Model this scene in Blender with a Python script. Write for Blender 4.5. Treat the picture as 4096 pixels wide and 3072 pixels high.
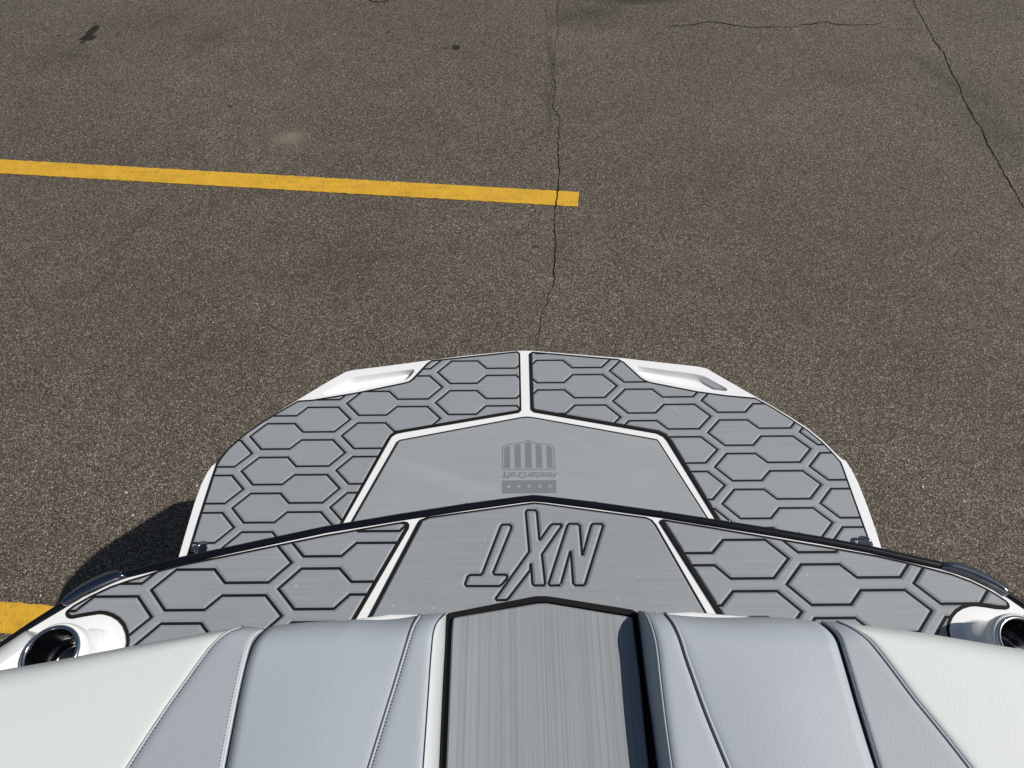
import bpy, bmesh, math, random
from mathutils import Vector, noise
random.seed(7)
for o in list(bpy.data.objects): bpy.data.objects.remove(o)
S = bpy.context.scene
C = S.collection

# ---------------------------------------------------------------- camera
CAM_Z = 2.80
TILT, YAW, ROLL = math.radians(34.5118), math.radians(-0.0221), math.radians(-0.4579)
FPX = 2650.0                      # focal length measured in photo pixels (photo 4096 wide)
def basis():
    ct, st = math.cos(TILT), math.sin(TILT)
    f, u, r = Vector((0, st, -ct)), Vector((0, ct, st)), Vector((1, 0, 0))
    cy, sy = math.cos(YAW), math.sin(YAW)
    Z = lambda v: Vector((cy*v.x - sy*v.y, sy*v.x + cy*v.y, v.z))
    f, u, r = Z(f), Z(u), Z(r)
    cr, sr = math.cos(ROLL), math.sin(ROLL)
    return cr*r + sr*u, -sr*r + cr*u, f
RR, UU, FF = basis()
cd = bpy.data.cameras.new('camera'); cam = bpy.data.objects.new('camera', cd); C.objects.link(cam)
from mathutils import Matrix
M = Matrix((RR, UU, -FF)).transposed().to_4x4(); M.translation = Vector((0, 0, CAM_Z))
cam.matrix_world = M
cd.sensor_width = 36; cd.lens = 36*FPX/4096; cd.clip_start = .05; cd.clip_end = 400
S.camera = cam
# ---------------------------------------------------------------- light
SUN_FROM = Vector((.962, -.019, 1.0)).normalized()
elev = math.asin(SUN_FROM.z); az = math.atan2(SUN_FROM.x, SUN_FROM.y)    # sky rotation is measured from +Y towards +X
w = bpy.data.worlds.new('World'); S.world = w; w.use_nodes = True
nt = w.node_tree; bg = nt.nodes['Background']
sky = nt.nodes.new('ShaderNodeTexSky'); sky.sky_type = 'NISHITA'; sky.sun_disc = False
sky.sun_elevation = elev; sky.sun_rotation = az
nt.links.new(sky.outputs[0], bg.inputs[0]); bg.inputs[1].default_value = .05
sl = bpy.data.lights.new('sun', 'SUN'); sl.energy = 4.3; sl.angle = math.radians(.53); sl.color = (1, .955, .9)
so = bpy.data.objects.new('sun', sl); C.objects.link(so); so.location = (3, -3, 8)
so.rotation_euler = SUN_FROM.to_track_quat('Z', 'Y').to_euler()
S.view_settings.view_transform = 'Standard'; S.view_settings.look = 'None'
S.view_settings.gamma = 1; S.view_settings.exposure = 0; S.view_settings.use_curve_mapping = False

# ---------------------------------------------------------------- helpers
def at(px, py, z):
    """point of the place at height z that the photo shows at photo pixel (px, py)"""
    d = FF + RR*((px-2048)/FPX) - UU*((py-1536)/FPX)
    return Vector((0, 0, CAM_Z)) + d*((z-CAM_Z)/d.z)
# crops in which the photo was measured -> photo pixels
def zz(x0, y0, k): return lambda pts: [(x0+k*p[0], y0+k*p[1]) for p in pts]
qA = zz(700, 1350, .63291); qB = zz(2000, 1350, .72333); qC = zz(0, 1950, .67633); qD = zz(1300, 1950, .63291)
qE = zz(2600, 1950, .6763); qP = zz(0, 2300, .31646); qR = zz(3500, 2200, .27128); qL = zz(200, 1900, .31646)
qH = zz(1150, 1350, .31646); qJ = zz(2400, 1350, .31646); qM = zz(1900, 1700, .22604)
qG = zz(1300, 0, .63291); qK = zz(2700, 0, .63291)

def mesh_obj(name, bm, mat, parent=None, smooth=False):
    bmesh.ops.recalc_face_normals(bm, faces=bm.faces)
    me = bpy.data.meshes.new(name); bm.to_mesh(me); bm.free()
    return link_mesh(name, me, mat, parent, smooth)
def link_mesh(name, me, mat, parent=None, smooth=False):
    o = bpy.data.objects.new(name, me); C.objects.link(o)
    if mat and not me.materials: me.materials.append(mat)
    if smooth:
        for p in me.polygons: p.use_smooth = True
    if parent: attach(o, parent)
    return o
def attach(o, parent):
    o.parent = parent
    m = Matrix.Translation(parent.location)     # every part but the boat's root sits at the world origin
    o.matrix_parent_inverse = m.inverted()
def pydata(name, vs, fs, mat, parent=None, smooth=False, recalc=True):
    me = bpy.data.meshes.new(name); me.from_pydata([tuple(v) for v in vs], [], fs)
    if recalc:
        bm = bmesh.new(); bm.from_mesh(me); bmesh.ops.recalc_face_normals(bm, faces=bm.faces); bm.to_mesh(me); bm.free()
    return link_mesh(name, me, mat, parent, smooth)

def area(P): return .5*sum(P[i][0]*P[(i+1) % len(P)][1]-P[(i+1) % len(P)][0]*P[i][1] for i in range(len(P)))
def ccw(P): return P if area(P) > 0 else P[::-1]
def inset(P, d):
    """P: CCW list of (x,y); d: number or one inset per edge i->i+1"""
    n = len(P); dd = d if isinstance(d, (list, tuple)) else [d]*n
    out = []
    for i in range(n):
        a, b, c = P[i-1], P[i], P[(i+1) % n]
        e1 = Vector((b[0]-a[0], b[1]-a[1])).normalized(); e2 = Vector((c[0]-b[0], c[1]-b[1])).normalized()
        n1 = Vector((-e1.y, e1.x)); n2 = Vector((-e2.y, e2.x)); d1, d2 = dd[i-1], dd[i]
        det = n1.x*n2.y-n1.y*n2.x
        if abs(det) < .12:
            m = (n1+n2).normalized(); v = m*((d1+d2)/2)
        else:
            v = Vector(((d1*n2.y-d2*n1.y)/det, (n1.x*d2-n2.x*d1)/det))
            if v.length > 3*max(abs(d1), abs(d2)): v = v.normalized()*3*max(abs(d1), abs(d2))
        out.append((b[0]+v.x, b[1]+v.y))
    return out
def clean_inset(P, I, extra=.0035):
    """inset by I per edge; edges too short to survive the inset (and a further bevel) are dropped"""
    P = list(P); I = list(I)
    while True:
        n = len(P); Q = inset(P, [d+extra for d in I]); bad = -1; worst = 0
        for i in range(n):
            j = (i+1) % n; e = Vector((P[j][0]-P[i][0], P[j][1]-P[i][1])); f = Vector((Q[j][0]-Q[i][0], Q[j][1]-Q[i][1]))
            r = f.dot(e)/max(1e-12, e.dot(e))
            if r < .04 and r < worst or (r < .04 and bad < 0): bad = i; worst = r
        if bad < 0 or n < 5: return inset(P, I), P, I
        # replace the edge by the meeting point of its neighbours
        i, j = bad, (bad+1) % n; a, b, c, d = P[i-1], P[i], P[j], P[(j+1) % n]
        e1 = Vector((b[0]-a[0], b[1]-a[1])); e2 = Vector((d[0]-c[0], d[1]-c[1])); den = e1.x*e2.y-e1.y*e2.x
        m = ((b[0]+c[0])/2, (b[1]+c[1])/2)
        if abs(den) > 1e-9*1:
            t = ((c[0]-a[0])*e2.y-(c[1]-a[1])*e2.x)/den; q = (a[0]+e1.x*t, a[1]+e1.y*t)
            if math.hypot(q[0]-m[0], q[1]-m[1]) < 3*math.hypot(b[0]-c[0], b[1]-c[1])+1e-4: m = q
        P[i] = m; I[i] = I[j]; del P[j]; del I[j]
def smooth_poly(P, it=1):
    for _ in range(it):
        Q = []
        for i in range(len(P)):
            a, b = P[i], P[(i+1) % len(P)]
            Q += [(a[0]*.75+b[0]*.25, a[1]*.75+b[1]*.25), (a[0]*.25+b[0]*.75, a[1]*.25+b[1]*.75)]
        P = Q
    return P
def chaikin(P, it=2):
    P = [tuple(p) for p in P]
    for _ in range(it):
        Q = [P[0]]
        for a, b in zip(P[:-1], P[1:]):
            Q += [tuple(x*.75+y*.25 for x, y in zip(a, b)), tuple(x*.25+y*.75 for x, y in zip(a, b))]
        Q.append(P[-1]); P = Q
    return P
def resample(P, n):
    P = [Vector(p) for p in P]; L = [0]
    for a, b in zip(P[:-1], P[1:]): L.append(L[-1]+(b-a).length)
    out = []; k = 0
    for i in range(n):
        t = L[-1]*i/(n-1)
        while k < len(P)-2 and L[k+1] < t: k += 1
        s = (t-L[k])/max(1e-9, L[k+1]-L[k]); out.append(P[k].lerp(P[k+1], min(1, max(0, s))))
    return out
def xy(pts, z): return [tuple(at(p[0], p[1], z))[:2] for p in pts]
def loft(levels):
    """closed loft through rings [(poly, z)...], capped top and bottom"""
    bm = bmesh.new(); rings = [[bm.verts.new((p[0], p[1], z)) for p in P] for P, z in levels]
    n = len(rings[0])
    for a, b in zip(rings[:-1], rings[1:]):
        for i in range(n): bm.faces.new((a[i], a[(i+1) % n], b[(i+1) % n], b[i]))
    bm.faces.new(rings[0]); bm.faces.new(rings[-1])
    bmesh.ops.recalc_face_normals(bm, faces=bm.faces)
    return bm
def sweep_groove(bm, path, closed, prof):
    """sweep profile [(side offset, z)...] (closed loop) along the 2D path with mitred corners"""
    n = len(path); rings = []
    for i in range(n):
        if closed: a, b, c = path[i-1], path[i], path[(i+1) % n]
        else: a, b, c = path[max(0, i-1)], path[i], path[min(n-1, i+1)]
        e1 = Vector((b[0]-a[0], b[1]-a[1])); e2 = Vector((c[0]-b[0], c[1]-b[1]))
        if e1.length < 1e-9: e1 = e2
        if e2.length < 1e-9: e2 = e1
        e1.normalize(); e2.normalize()
        n1 = Vector((-e1.y, e1.x)); n2 = Vector((-e2.y, e2.x)); m = (n1+n2)
        m = m/max(.25, m.dot(n1)) if m.length > 1e-6 else n1
        if m.length > 2.6: m = m.normalized()*2.6
        rings.append([bm.verts.new((b[0]+m.x*s, b[1]+m.y*s, z)) for s, z in prof])
    k = len(prof); rng = range(n if closed else n-1)
    for i in rng:
        A, B = rings[i], rings[(i+1) % n]
        for j in range(k): bm.faces.new((A[j], A[(j+1) % k], B[(j+1) % k], B[j]))
    if not closed: bm.faces.new(rings[0]); bm.faces.new(rings[-1][::-1])
def tube(bm, pts, r, seg=8, cap=True, flat=1.0):
    pts = [Vector(p) for p in pts]; rings = []
    for i, p in enumerate(pts):
        d = (pts[min(len(pts)-1, i+1)]-pts[max(0, i-1)]).normalized()
        s = d.cross(Vector((0, 0, 1)))
        s = s.normalized() if s.length > 1e-5 else Vector((1, 0, 0))
        t = s.cross(d).normalized()
        rings.append([bm.verts.new(p+s*(r*math.cos(2*math.pi*k/seg))+t*(r*flat*math.sin(2*math.pi*k/seg))) for k in range(seg)])
    for a, b in zip(rings[:-1], rings[1:]):
        for k in range(seg): bm.faces.new((a[k], a[(k+1) % seg], b[(k+1) % seg], b[k]))
    if cap: bm.faces.new(rings[0]); bm.faces.new(rings[-1][::-1])
def boolean(o, cutter, op='DIFFERENCE', self_=False):
    m = o.modifiers.new('b', 'BOOLEAN'); m.object = cutter; m.operation = op; m.solver = 'EXACT'; m.use_self = self_
    dg = bpy.context.evaluated_depsgraph_get()
    me = bpy.data.meshes.new_from_object(o.evaluated_get(dg)); o.modifiers.clear()
    old = o.data; o.data = me; bpy.data.objects.remove(cutter); return o

# ---------------------------------------------------------------- materials
class MT:
    def __init__(s, name, color=(.5, .5, .5), rough=.5, metal=0, spec=.5, coat=0):
        s.m = bpy.data.materials.new(name); s.m.use_nodes = True; s.nt = s.m.node_tree
        s.b = s.nt.nodes['Principled BSDF']; s.b.inputs['Base Color'].default_value = (*color, 1)
        s.b.inputs['Roughness'].default_value = rough; s.b.inputs['Metallic'].default_value = metal
        s.b.inputs['Specular IOR Level'].default_value = spec
        s.b.inputs['Coat Weight'].default_value = coat; s.b.inputs['Coat Roughness'].default_value = .05
        s.tc = s.n('ShaderNodeTexCoord').outputs['Object']
    def n(s, t, **kw):
        x = s.nt.nodes.new(t)
        for k, v in kw.items(): setattr(x, k, v)
        return x
    def L(s, a, b): s.nt.links.new(a, b)
    def mp(s, scale=(1, 1, 1), loc=(0, 0, 0), src=None):
        x = s.n('ShaderNodeMapping'); x.inputs['Scale'].default_value = scale; x.inputs['Location'].default_value = loc
        s.L(src or s.tc, x.inputs['Vector']); return x.outputs[0]
    def noise(s, scale, detail=2, rough=.5, vec=None):
        x = s.n('ShaderNodeTexNoise'); x.inputs['Scale'].default_value = scale; x.inputs['Detail'].default_value = detail
        x.inputs['Roughness'].default_value = rough; s.L(vec or s.tc, x.inputs['Vector']); return x.outputs[0]
    def vor(s, scale, feature='F1', vec=None, out='Distance'):
        x = s.n('ShaderNodeTexVoronoi', feature=feature); x.inputs['Scale'].default_value = scale
        s.L(vec or s.tc, x.inputs['Vector']); return x.outputs[out]
    def math(s, op, a, b=None, c=None, clamp=False):
        x = s.n('ShaderNodeMath', operation=op); x.use_clamp = clamp
        for i, v in enumerate((a, b, c)):
            if v is None: continue
            if isinstance(v, (int, float)): x.inputs[i].default_value = v
            else: s.L(v, x.inputs[i])
        return x.outputs[0]
    def ramp(s, fac, stops, interp='LINEAR'):
        x = s.n('ShaderNodeValToRGB'); x.color_ramp.interpolation = interp; e = x.color_ramp.elements
        while len(e) < len(stops): e.new(.5)
        for k, (p, c) in enumerate(stops):
            e[k].position = p; e[k].color = (*c, 1) if isinstance(c, (tuple, list)) else (c, c, c, 1)
        s.L(fac, x.inputs[0]); return x.outputs[0]
    def mix(s, fac, a, b, mode='MIX'):
        x = s.n('ShaderNodeMix', data_type='RGBA', blend_type=mode)
        if isinstance(fac, (int, float)): x.inputs[0].default_value = fac
        else: s.L(fac, x.inputs[0])
        for i, v in ((6, a), (7, b)):
            if isinstance(v, tuple): x.inputs[i].default_value = (*v, 1)
            else: s.L(v, x.inputs[i])
        return x.outputs[2]
    def col(s, c): s.L(c, s.b.inputs['Base Color'])
    def bump(s, h, strength, dist):
        x = s.n('ShaderNodeBump'); x.inputs['Strength'].default_value = strength; x.inputs['Distance'].default_value = dist
        s.L(h, x.inputs['Height'])
        if s.b.inputs['Normal'].is_linked: s.L(s.b.inputs['Normal'].links[0].from_socket, x.inputs['Normal'])
        s.L(x.outputs[0], s.b.inputs['Normal'])

def spot(m, c, x, y, rx, ry, color, k=1.0, soft=.5, warp=.35, rot=0):
    """an irregular stain on the ground centred at (x,y)"""
    mp = m.n('ShaderNodeMapping', vector_type='TEXTURE'); mp.inputs['Location'].default_value = (x, y, 0)
    mp.inputs['Rotation'].default_value = (0, 0, rot); mp.inputs['Scale'].default_value = (rx, ry, 1); m.L(m.tc, mp.inputs['Vector'])
    ln = m.n('ShaderNodeVectorMath', operation='LENGTH'); m.L(mp.outputs[0], ln.inputs[0])
    d = m.math('ADD', ln.outputs['Value'], m.math('MULTIPLY', m.math('SUBTRACT', m.noise(2.2, 4, .65, mp.outputs[0]), .5), warp*3))
    f = m.math('MULTIPLY', m.math('DIVIDE', m.math('SUBTRACT', 1, d), soft, clamp=True), k, clamp=True)
    return m.mix(f, c, color, 'MIX')

def asphalt():
    m = MT('asphalt', (.08, .07, .06), .85, spec=.35)
    flat = m.mp((1, 1, 0))
    n = m.n('ShaderNodeTexVoronoi', feature='F1'); n.inputs['Scale'].default_value = 265; m.L(flat, n.inputs['Vector'])
    sep = m.n('ShaderNodeSeparateColor'); m.L(n.outputs['Color'], sep.inputs[0])
    grain = m.ramp(sep.outputs[0], [(0, (.0275, .0213, .0140)), (.42, (.0595, .0482, .0350)), (.72, (.112, .0945, .0715)), (.9, (.198, .174, .138)), (1, (.40, .36, .30))])
    n2 = m.n('ShaderNodeTexVoronoi', feature='F1'); n2.inputs['Scale'].default_value = 105; m.L(flat, n2.inputs['Vector'])
    s2 = m.n('ShaderNodeSeparateColor'); m.L(n2.outputs['Color'], s2.inputs[0])
    stone = m.math('MULTIPLY', m.math('GREATER_THAN', s2.outputs[1], .96), m.math('LESS_THAN', n2.outputs['Distance'], .36))
    tint = m.ramp(s2.outputs[2], [(0, (.10, .088, .07)), (.6, (.22, .2, .165)), (1, (.44, .42, .37))])
    c = m.mix(m.math('MULTIPLY', stone, .85), grain, tint)
    big = m.noise(.55, 4, .6, flat); mid = m.noise(5, 4, .6, flat); sm = m.noise(38, 3, .6, flat)
    v = m.math('ADD', m.math('MULTIPLY', big, .55), m.math('ADD', m.math('MULTIPLY', mid, .45), m.math('MULTIPLY', sm, .55)))
    c = m.mix(1, c, m.ramp(v, [(.46, .82), (.78, 1.10), (1.06, 1.42)]), 'MULTIPLY')
    g = lambda x, y: tuple(at(x, y, 0))[:2]
    dk = (.017, .013, .010)
    for (px, py, rx, ry, k, soft, rot, col) in [
        (368, 125, .045, .12, 1, .3, -.1, dk), (352, 152, .08, .05, 1, .3, .15, dk), (330, 170, .03, .018, 1, .3, 0, dk), (380, 92, .018, .014, .8, .4, 0, dk), (234, 142, .022, .014, .8, .5, 0, dk),
        (133, 180, .02, .015, .6, .6, 0, dk), (482, 206, .02, .015, .6, .6, 0, dk), (921, 425, .024, .014, .9, .4, .1, dk),
        (1825, 190, .04, .045, 1, .4, 0, dk), (1783, 193, .02, .012, .8, .4, 0, dk), (1552, 129, .022, .018, .8, .4, 0, dk), (1862, 113, .018, .012, .6, .5, 0, dk),
        (1930, 170, .03, .02, .5, .7, 0, dk), (2520, 895, .03, .016, .6, .7, 0, (.03, .018, .012)), (2143, 985, .03, .02, .65, .7, 0, (.035, .016, .01)),
        (1165, 548, .15, .10, .62, .9, .1, (.24, .205, .15)), (1140, 575, .3, .14, .2, 1, .1, (.2, .17, .125)), (600, 90, .5, .3, .25, 1, .1, dk), (830, 150, .22, .3, .28, 1, 0, dk),
        (2350, 60, .45, .25, .45, 1, 0, dk), (2560, 0, .5, .1, .7, .9, 0, (.02, .02, .02)), (2205, 260, .04, .6, .36, .8, 0, dk), (2195, 420, .035, .35, .34, .8, 0, dk), (560, 900, .03, .3, .3, 1, -.45, dk), (380, 1150, .03, .3, .28, 1, -.35, dk), (240, 230, .3, .25, .2, 1, 0, dk), (1100, 760, .6, .12, .16, 1, 0, dk), (3200, 1150, .5, .3, .1, 1, 0, dk), (3700, 1500, .4, .4, .1, 1, 0, dk), (900, 1400, .5, .2, .16, 1, 0, dk),
        (3900, 420, .35, .5, .2, 1, .3, (.03, .03, .024)), (4010, 560, .25, .35, .3, 1, .3, (.027, .027, .022)), (3760, 300, .10, .55, .34, 1, .45, (.022, .022, .018)),
        (1400, 1050, .5, .35, .18, 1, 0, dk), (2900, 700, .6, .4, .1, 1, 0, dk), (3300, 300, .5, .3, .12, 1, 0, dk), (500, 620, .7, .25, .15, 1, 0, dk),
        (3820, 500, .03, .02, .6, .6, 0, dk), (3620, 205, .025, .015, .5, .6, 0, dk), (200, 30, .8, .4, .12, 1, 0, (.14, .13, .11)), (3000, 430, .9, .5, .12, 1, 0, (.14, .13, .11))]:
        x, y = g(px, py); c = spot(m, c, x, y, rx, ry, col, min(1, k*1.1), soft, .35, rot)
    m.col(c)
    h = m.math('ADD', m.math('MULTIPLY', n.outputs['Distance'], -.8), m.math('MULTIPLY', n2.outputs['Distance'], -.6))
    m.bump(h, .75, .004)
    return m.m
def foam(name, col, axis='x', amp=1.0):
    m = MT(name, col, .62, spec=.3)
    sc = (7, 1300, 1) if axis == 'x' else (440, .8, 1)
    sc2 = (4, 420, 1) if axis == 'x' else (620, 1.2, 1)
    a = m.noise(1, 2, .5, m.mp(sc)); b = m.noise(1, 3, .6, m.mp(sc2)); g = m.noise(900, 1, .5); big = m.noise(4, 3, .5)
    f = m.math('ADD', m.math('MULTIPLY', a, .5), m.math('ADD', m.math('MULTIPLY', b, .35), m.math('ADD', m.math('MULTIPLY', g, .15), m.math('MULTIPLY', big, .15))))
    lo, hi = [tuple(v*(1-.17*amp) for v in col), tuple(v*(1+.14*amp) for v in col)]
    m.col(m.ramp(f, [(.42, lo), (.74, hi)])); m.bump(m.math('ADD', a, m.math('MULTIPLY', g, .5)), .35*amp, .0006)
    return m
M_foam = foam('grey_foam', (.27, .292, .31), amp=.85).m
mc = foam('grey_foam_scuffed', (.298, .32, .333), amp=.75)
def scuff(m, x, y, rx, ry, k, rot):
    mp = m.n('ShaderNodeMapping', vector_type='TEXTURE'); mp.inputs['Location'].default_value = (x, y, 0)
    mp.inputs['Rotation'].default_value = (0, 0, rot); mp.inputs['Scale'].default_value = (rx, ry, 1); m.L(m.tc, mp.inputs['Vector'])
    mp2 = m.mp((1, 1, 0), src=mp.outputs[0])
    ln = m.n('ShaderNodeVectorMath', operation='LENGTH'); m.L(mp2, ln.inputs[0])
    d = m.math('ADD', ln.outputs['Value'], m.math('MULTIPLY', m.math('SUBTRACT', m.noise(2.5, 5, .7, mp2), .5), 1.6))
    f = m.math('MULTIPLY', m.math('SUBTRACT', 1, d, clamp=True), k*.38, clamp=True)
    src = m.b.inputs['Base Color'].links[0].from_socket
    m.col(m.mix(f, src, (.44, .46, .475)))
ZP, ZD = 1.05, 1.35
for (px, py, rx, ry, k, r) in [(2570, 1905, .05, .03, .3, .3), (2545, 1940, .03, .012, .45, .5), (1760, 1920, .28, .035, .5, -.3), (1700, 1880, .22, .015, .45, -.35), (2330, 1780, .1, .012, .35, -.6), (1900, 1990, .3, .04, .3, 0), (2560, 1760, .25, .05, .25, -.3)]:
    p = at(px, py, ZP); scuff(mc, p.x, p.y, rx, ry, k, r)
M_foamc = mc.m
mw = foam('grey_wing_foam', (.27, .292, .31), amp=.85)
for (px, py, rx, ry, k, r) in [(2660, 1600, .007, .11, .8, .62), (2790, 1700, .004, .05, .5, .62), (2400, 1640, .05, .004, .3, .3)]:
    p = at(px, py, ZP); scuff(mw, p.x, p.y, rx, ry, k, r)
M_foamw = mw.m
M_foamy = foam('grey_walkway_foam', (.272, .29, .303), 'y', 1.2).m
M_etch = foam('etched_foam', (.178, .194, .20), amp=.3).m
def black_foam():
    m = MT('black_foam', (.011, .011, .012), .8, spec=.25)
    m.col(m.ramp(m.noise(700, 2), [(.3, (.004, .004, .0042)), (.75, (.011, .0105, .011))])); m.bump(m.noise(500, 2), .4, .0005); return m.m
M_black = black_foam()
def gel():
    m = MT('white_gelcoat', (.82, .82, .82), .16, spec=.5, coat=.4)
    m.col(m.ramp(m.noise(6, 4, .6), [(.3, (.80, .81, .81)), (.7, (.845, .845, .845))])); m.bump(m.noise(3, 2), .06, .01); return m.m
M_gel = gel()
def rubber():
    m = MT('black_rail_vinyl', (.004, .005, .008), .3, spec=.35); m.bump(m.noise(25, 2), .05, .002); return m.m
M_rail = rubber()
def steel(name, col, rough):
    m = MT(name, col, rough, 1); m.bump(m.noise(12, 2), .04, .003); return m.m
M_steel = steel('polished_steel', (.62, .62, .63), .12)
M_cup = steel('dark_reflection_steel', (.24, .24, .24), .2)  # base colour darkened to paint in the dark reflections inside the cup
M_guard = steel('corner_guard_steel', (.27, .28, .31), .14)
def vinyl(name, col, amp=.04):
    m = MT(name, col, .52, spec=.28)
    # pebbled hide grain: fine cells, stretched and warped
    wv = m.n('ShaderNodeVectorMath', operation='ADD'); nz = m.n('ShaderNodeTexNoise'); nz.inputs['Scale'].default_value = 30; m.L(m.tc, nz.inputs['Vector'])
    ms = m.n('ShaderNodeVectorMath', operation='SCALE'); ms.inputs['Scale'].default_value = .02; m.L(nz.outputs['Color'], ms.inputs[0]); m.L(m.tc, wv.inputs[0]); m.L(ms.outputs[0], wv.inputs[1])
    v = m.vor(420, 'DISTANCE_TO_EDGE', m.mp((1, .62, 1), src=wv.outputs[0])); n1 = m.noise(300, 3, .6, m.mp((1, .5, 1), src=wv.outputs[0])); n2 = m.noise(5, 3)
    f = m.math('ADD', m.math('MULTIPLY', n1, .55), m.math('MULTIPLY', n2, .45))
    m.col(m.ramp(f, [(.3, tuple(c*(1-amp) for c in col)), (.7, tuple(c*(1+amp) for c in col))]))
    m.bump(m.math('ADD', m.math('MULTIPLY', v, .5), m.math('MULTIPLY', n1, 1.0)), .3, .0011); m.bump(m.noise(9, 3), .12, .003); return m.m
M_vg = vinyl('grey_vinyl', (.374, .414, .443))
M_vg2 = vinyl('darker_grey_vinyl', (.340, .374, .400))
M_vl = vinyl('sunlit_grey_vinyl', (.50, .53, .54))  # lit copy of the grey vinyl, sun's brightening put into the colour
M_vw = vinyl('white_vinyl', (.635, .67, .652), .02)
M_thread = MT('charcoal_thread', (.035, .04, .05), .7).m
def paint():
    m = MT('yellow_paint', (.60, .34, .028), .6, spec=.35)
    flat = m.mp((1, 1, 0))
    c = m.ramp(m.noise(9, 5, .65, flat), [(.3, (.60, .335, .026)), (.7, (.72, .42, .034))])
    tread = m.math('MULTIPLY', m.noise(3, 2, .5, m.mp((.8, 9, 0))), m.noise(60, 2, .5, m.mp((1, .3, 0))))
    c = m.mix(m.ramp(tread, [(.24, 0.), (.38, .5)]), c, (.40, .235, .04))
    pits = m.math('MULTIPLY', m.math('LESS_THAN', m.vor(95, vec=flat), .16), m.math('GREATER_THAN', m.noise(14, 3, .6, flat), .47))
    c = m.mix(m.math('MULTIPLY', pits, .85), c, (.07, .05, .03))
    ck = m.math('MULTIPLY', m.math('LESS_THAN', m.vor(13, 'DISTANCE_TO_EDGE', m.mp((.7, 1.5, 0), src=None)), .006), m.math('GREATER_THAN', m.noise(7, 3, .6, flat), .62))
    c = m.mix(m.math('MULTIPLY', ck, .8), c, (.10, .06, .03)); m.col(c)
    m.bump(m.vor(230, vec=flat), .55, .003); m.bump(m.noise(60, 3, .6, flat), .35, .004); return m.m
M_paint = paint()
def crackmat():
    m = MT('crack_shadow', (.006, .005, .004), .95, spec=.1); m.col(m.ramp(m.noise(60, 3), [(.35, (.005, .004, .003)), (.75, (.030, .025, .019))])); return m.m
M_crack = crackmat()
M_slot = MT('dark_slot', (.02, .02, .022), .5).m
def pebble_mat():
    m = MT('pebble', (.3, .28, .24), .8); r = m.n('ShaderNodeNewGeometry')
    m.col(m.ramp(r.outputs['Random Per Island'], [(0, (.12, .105, .08)), (.6, (.26, .24, .2)), (1, (.55, .53, .47))])); return m.m
M_peb = pebble_mat()

# ---------------------------------------------------------------- ground
bm = bmesh.new(); R = 120
vs = [bm.verts.new(v) for v in ((-R, -R, 0), (R, -R, 0), (R, R, 0), (-R, R, 0))]; bm.faces.new(vs)
ground = mesh_obj('asphalt_ground', bm, asphalt()); ground['kind'] = 'structure'

def strip(name, edge_a, edge_b, z, mat, jag=.0055, step=.012, z0=.0005):
    """a thin painted band between two straight world edges with slightly ragged borders"""
    n = max(2, int((Vector(edge_a[1])-Vector(edge_a[0])).length/step)); vs = []; fs = []
    for i in range(n+1):
        t = i/n
        for k, e in enumerate((edge_a, edge_b)):
            p = Vector(e[0]).lerp(Vector(e[1]), t); j = jag*(noise.noise(Vector((p.x*22, k*9, 3)))+.6*noise.noise(Vector((p.x*70, k*5, 1))))
            vs.append((p.x, p.y+j, z))
    for i in range(n): fs.append((2*i, 2*i+2, 2*i+3, 2*i+1))
    m = len(vs)                                   # give the coat of paint its own thickness
    vs += [(v[0], v[1], z0) for v in vs]
    for i in range(n):
        fs.append((2*i, 2*i+2, m+2*i+2, m+2*i)); fs.append((2*i+1, 2*i+3, m+2*i+3, m+2*i+1))
    fs.append((0, 1, m+1, m)); fs.append((2*n, 2*n+1, m+2*n+1, m+2*n))
    return pydata(name, vs, fs, mat)
a0, a1, b0, b1 = at(0, 639, 0), at(2316, 770, 0), at(0, 694.5, 0), at(2311, 828, 0)
ext = lambda p, q, k: p+(p-q)*k
l1 = strip('parking_line', (ext(a0, a1, .9), a1), (ext(b0, b1, .9), b1), .004, M_paint)
l1['label'] = 'yellow painted parking line crossing the upper left asphalt and ending past the crack'; l1['category'] = 'parking line'
l1['group'] = 'yellow parking lines on the asphalt'
c0, c1, d0, d1 = at(0, 2406, 0), at(218, 2422, 0), at(0, 2532.6, 0), at(63, 2537, 0)
dirn = (a1-a0).normalized(); dn = (c1-c0).normalized(); dirn = (dirn+dn).normalized()
l2 = strip('parking_line', (c0-dirn*4, c0+dirn*2.3), (d0-dirn*4, d0+dirn*2.3), .004, M_paint)
l2['label'] = 'yellow painted parking line running under the boat beside its left cup holder'; l2['category'] = 'parking line'
l2['group'] = 'yellow parking lines on the asphalt'

def crack(pts, w, z, fade=(0, 0), seed=1, sub=7, amp=.012):
    P = [at(p[0], p[1], 0) for p in pts]; Q = []
    for a, b in zip(P[:-1], P[1:]):
        for k in range(sub): Q.append(a.lerp(b, k/sub))
    Q.append(P[-1]); n = len(Q); rnd = random.Random(seed); vs = []; fs = []
    for i, p in enumerate(Q):
        d = (Q[min(n-1, i+1)]-Q[max(0, i-1)]).normalized(); s = Vector((-d.y, d.x, 0))
        p = p+s*(amp*noise.noise(p*9+Vector((seed, 0, 0)))+rnd.uniform(-.3, .3)*amp)
        t = i/(n-1); ww = w*(.45+1.0*abs(noise.noise(p*5+Vector((0, seed, 7))))*1.5+rnd.random()*.35)
        if fade[0]: ww *= min(1, t/fade[0])
        if fade[1]: ww *= min(1, (1-t)/fade[1])
        vs += [p+s*ww/2+Vector((0, 0, z)), p-s*ww/2+Vector((0, 0, z))]
    for i in range(n-1): fs.append((2*i, 2*i+1, 2*i+3, 2*i+2))
    o = pydata('crack', vs, fs, M_crack, ground); return o
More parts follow.
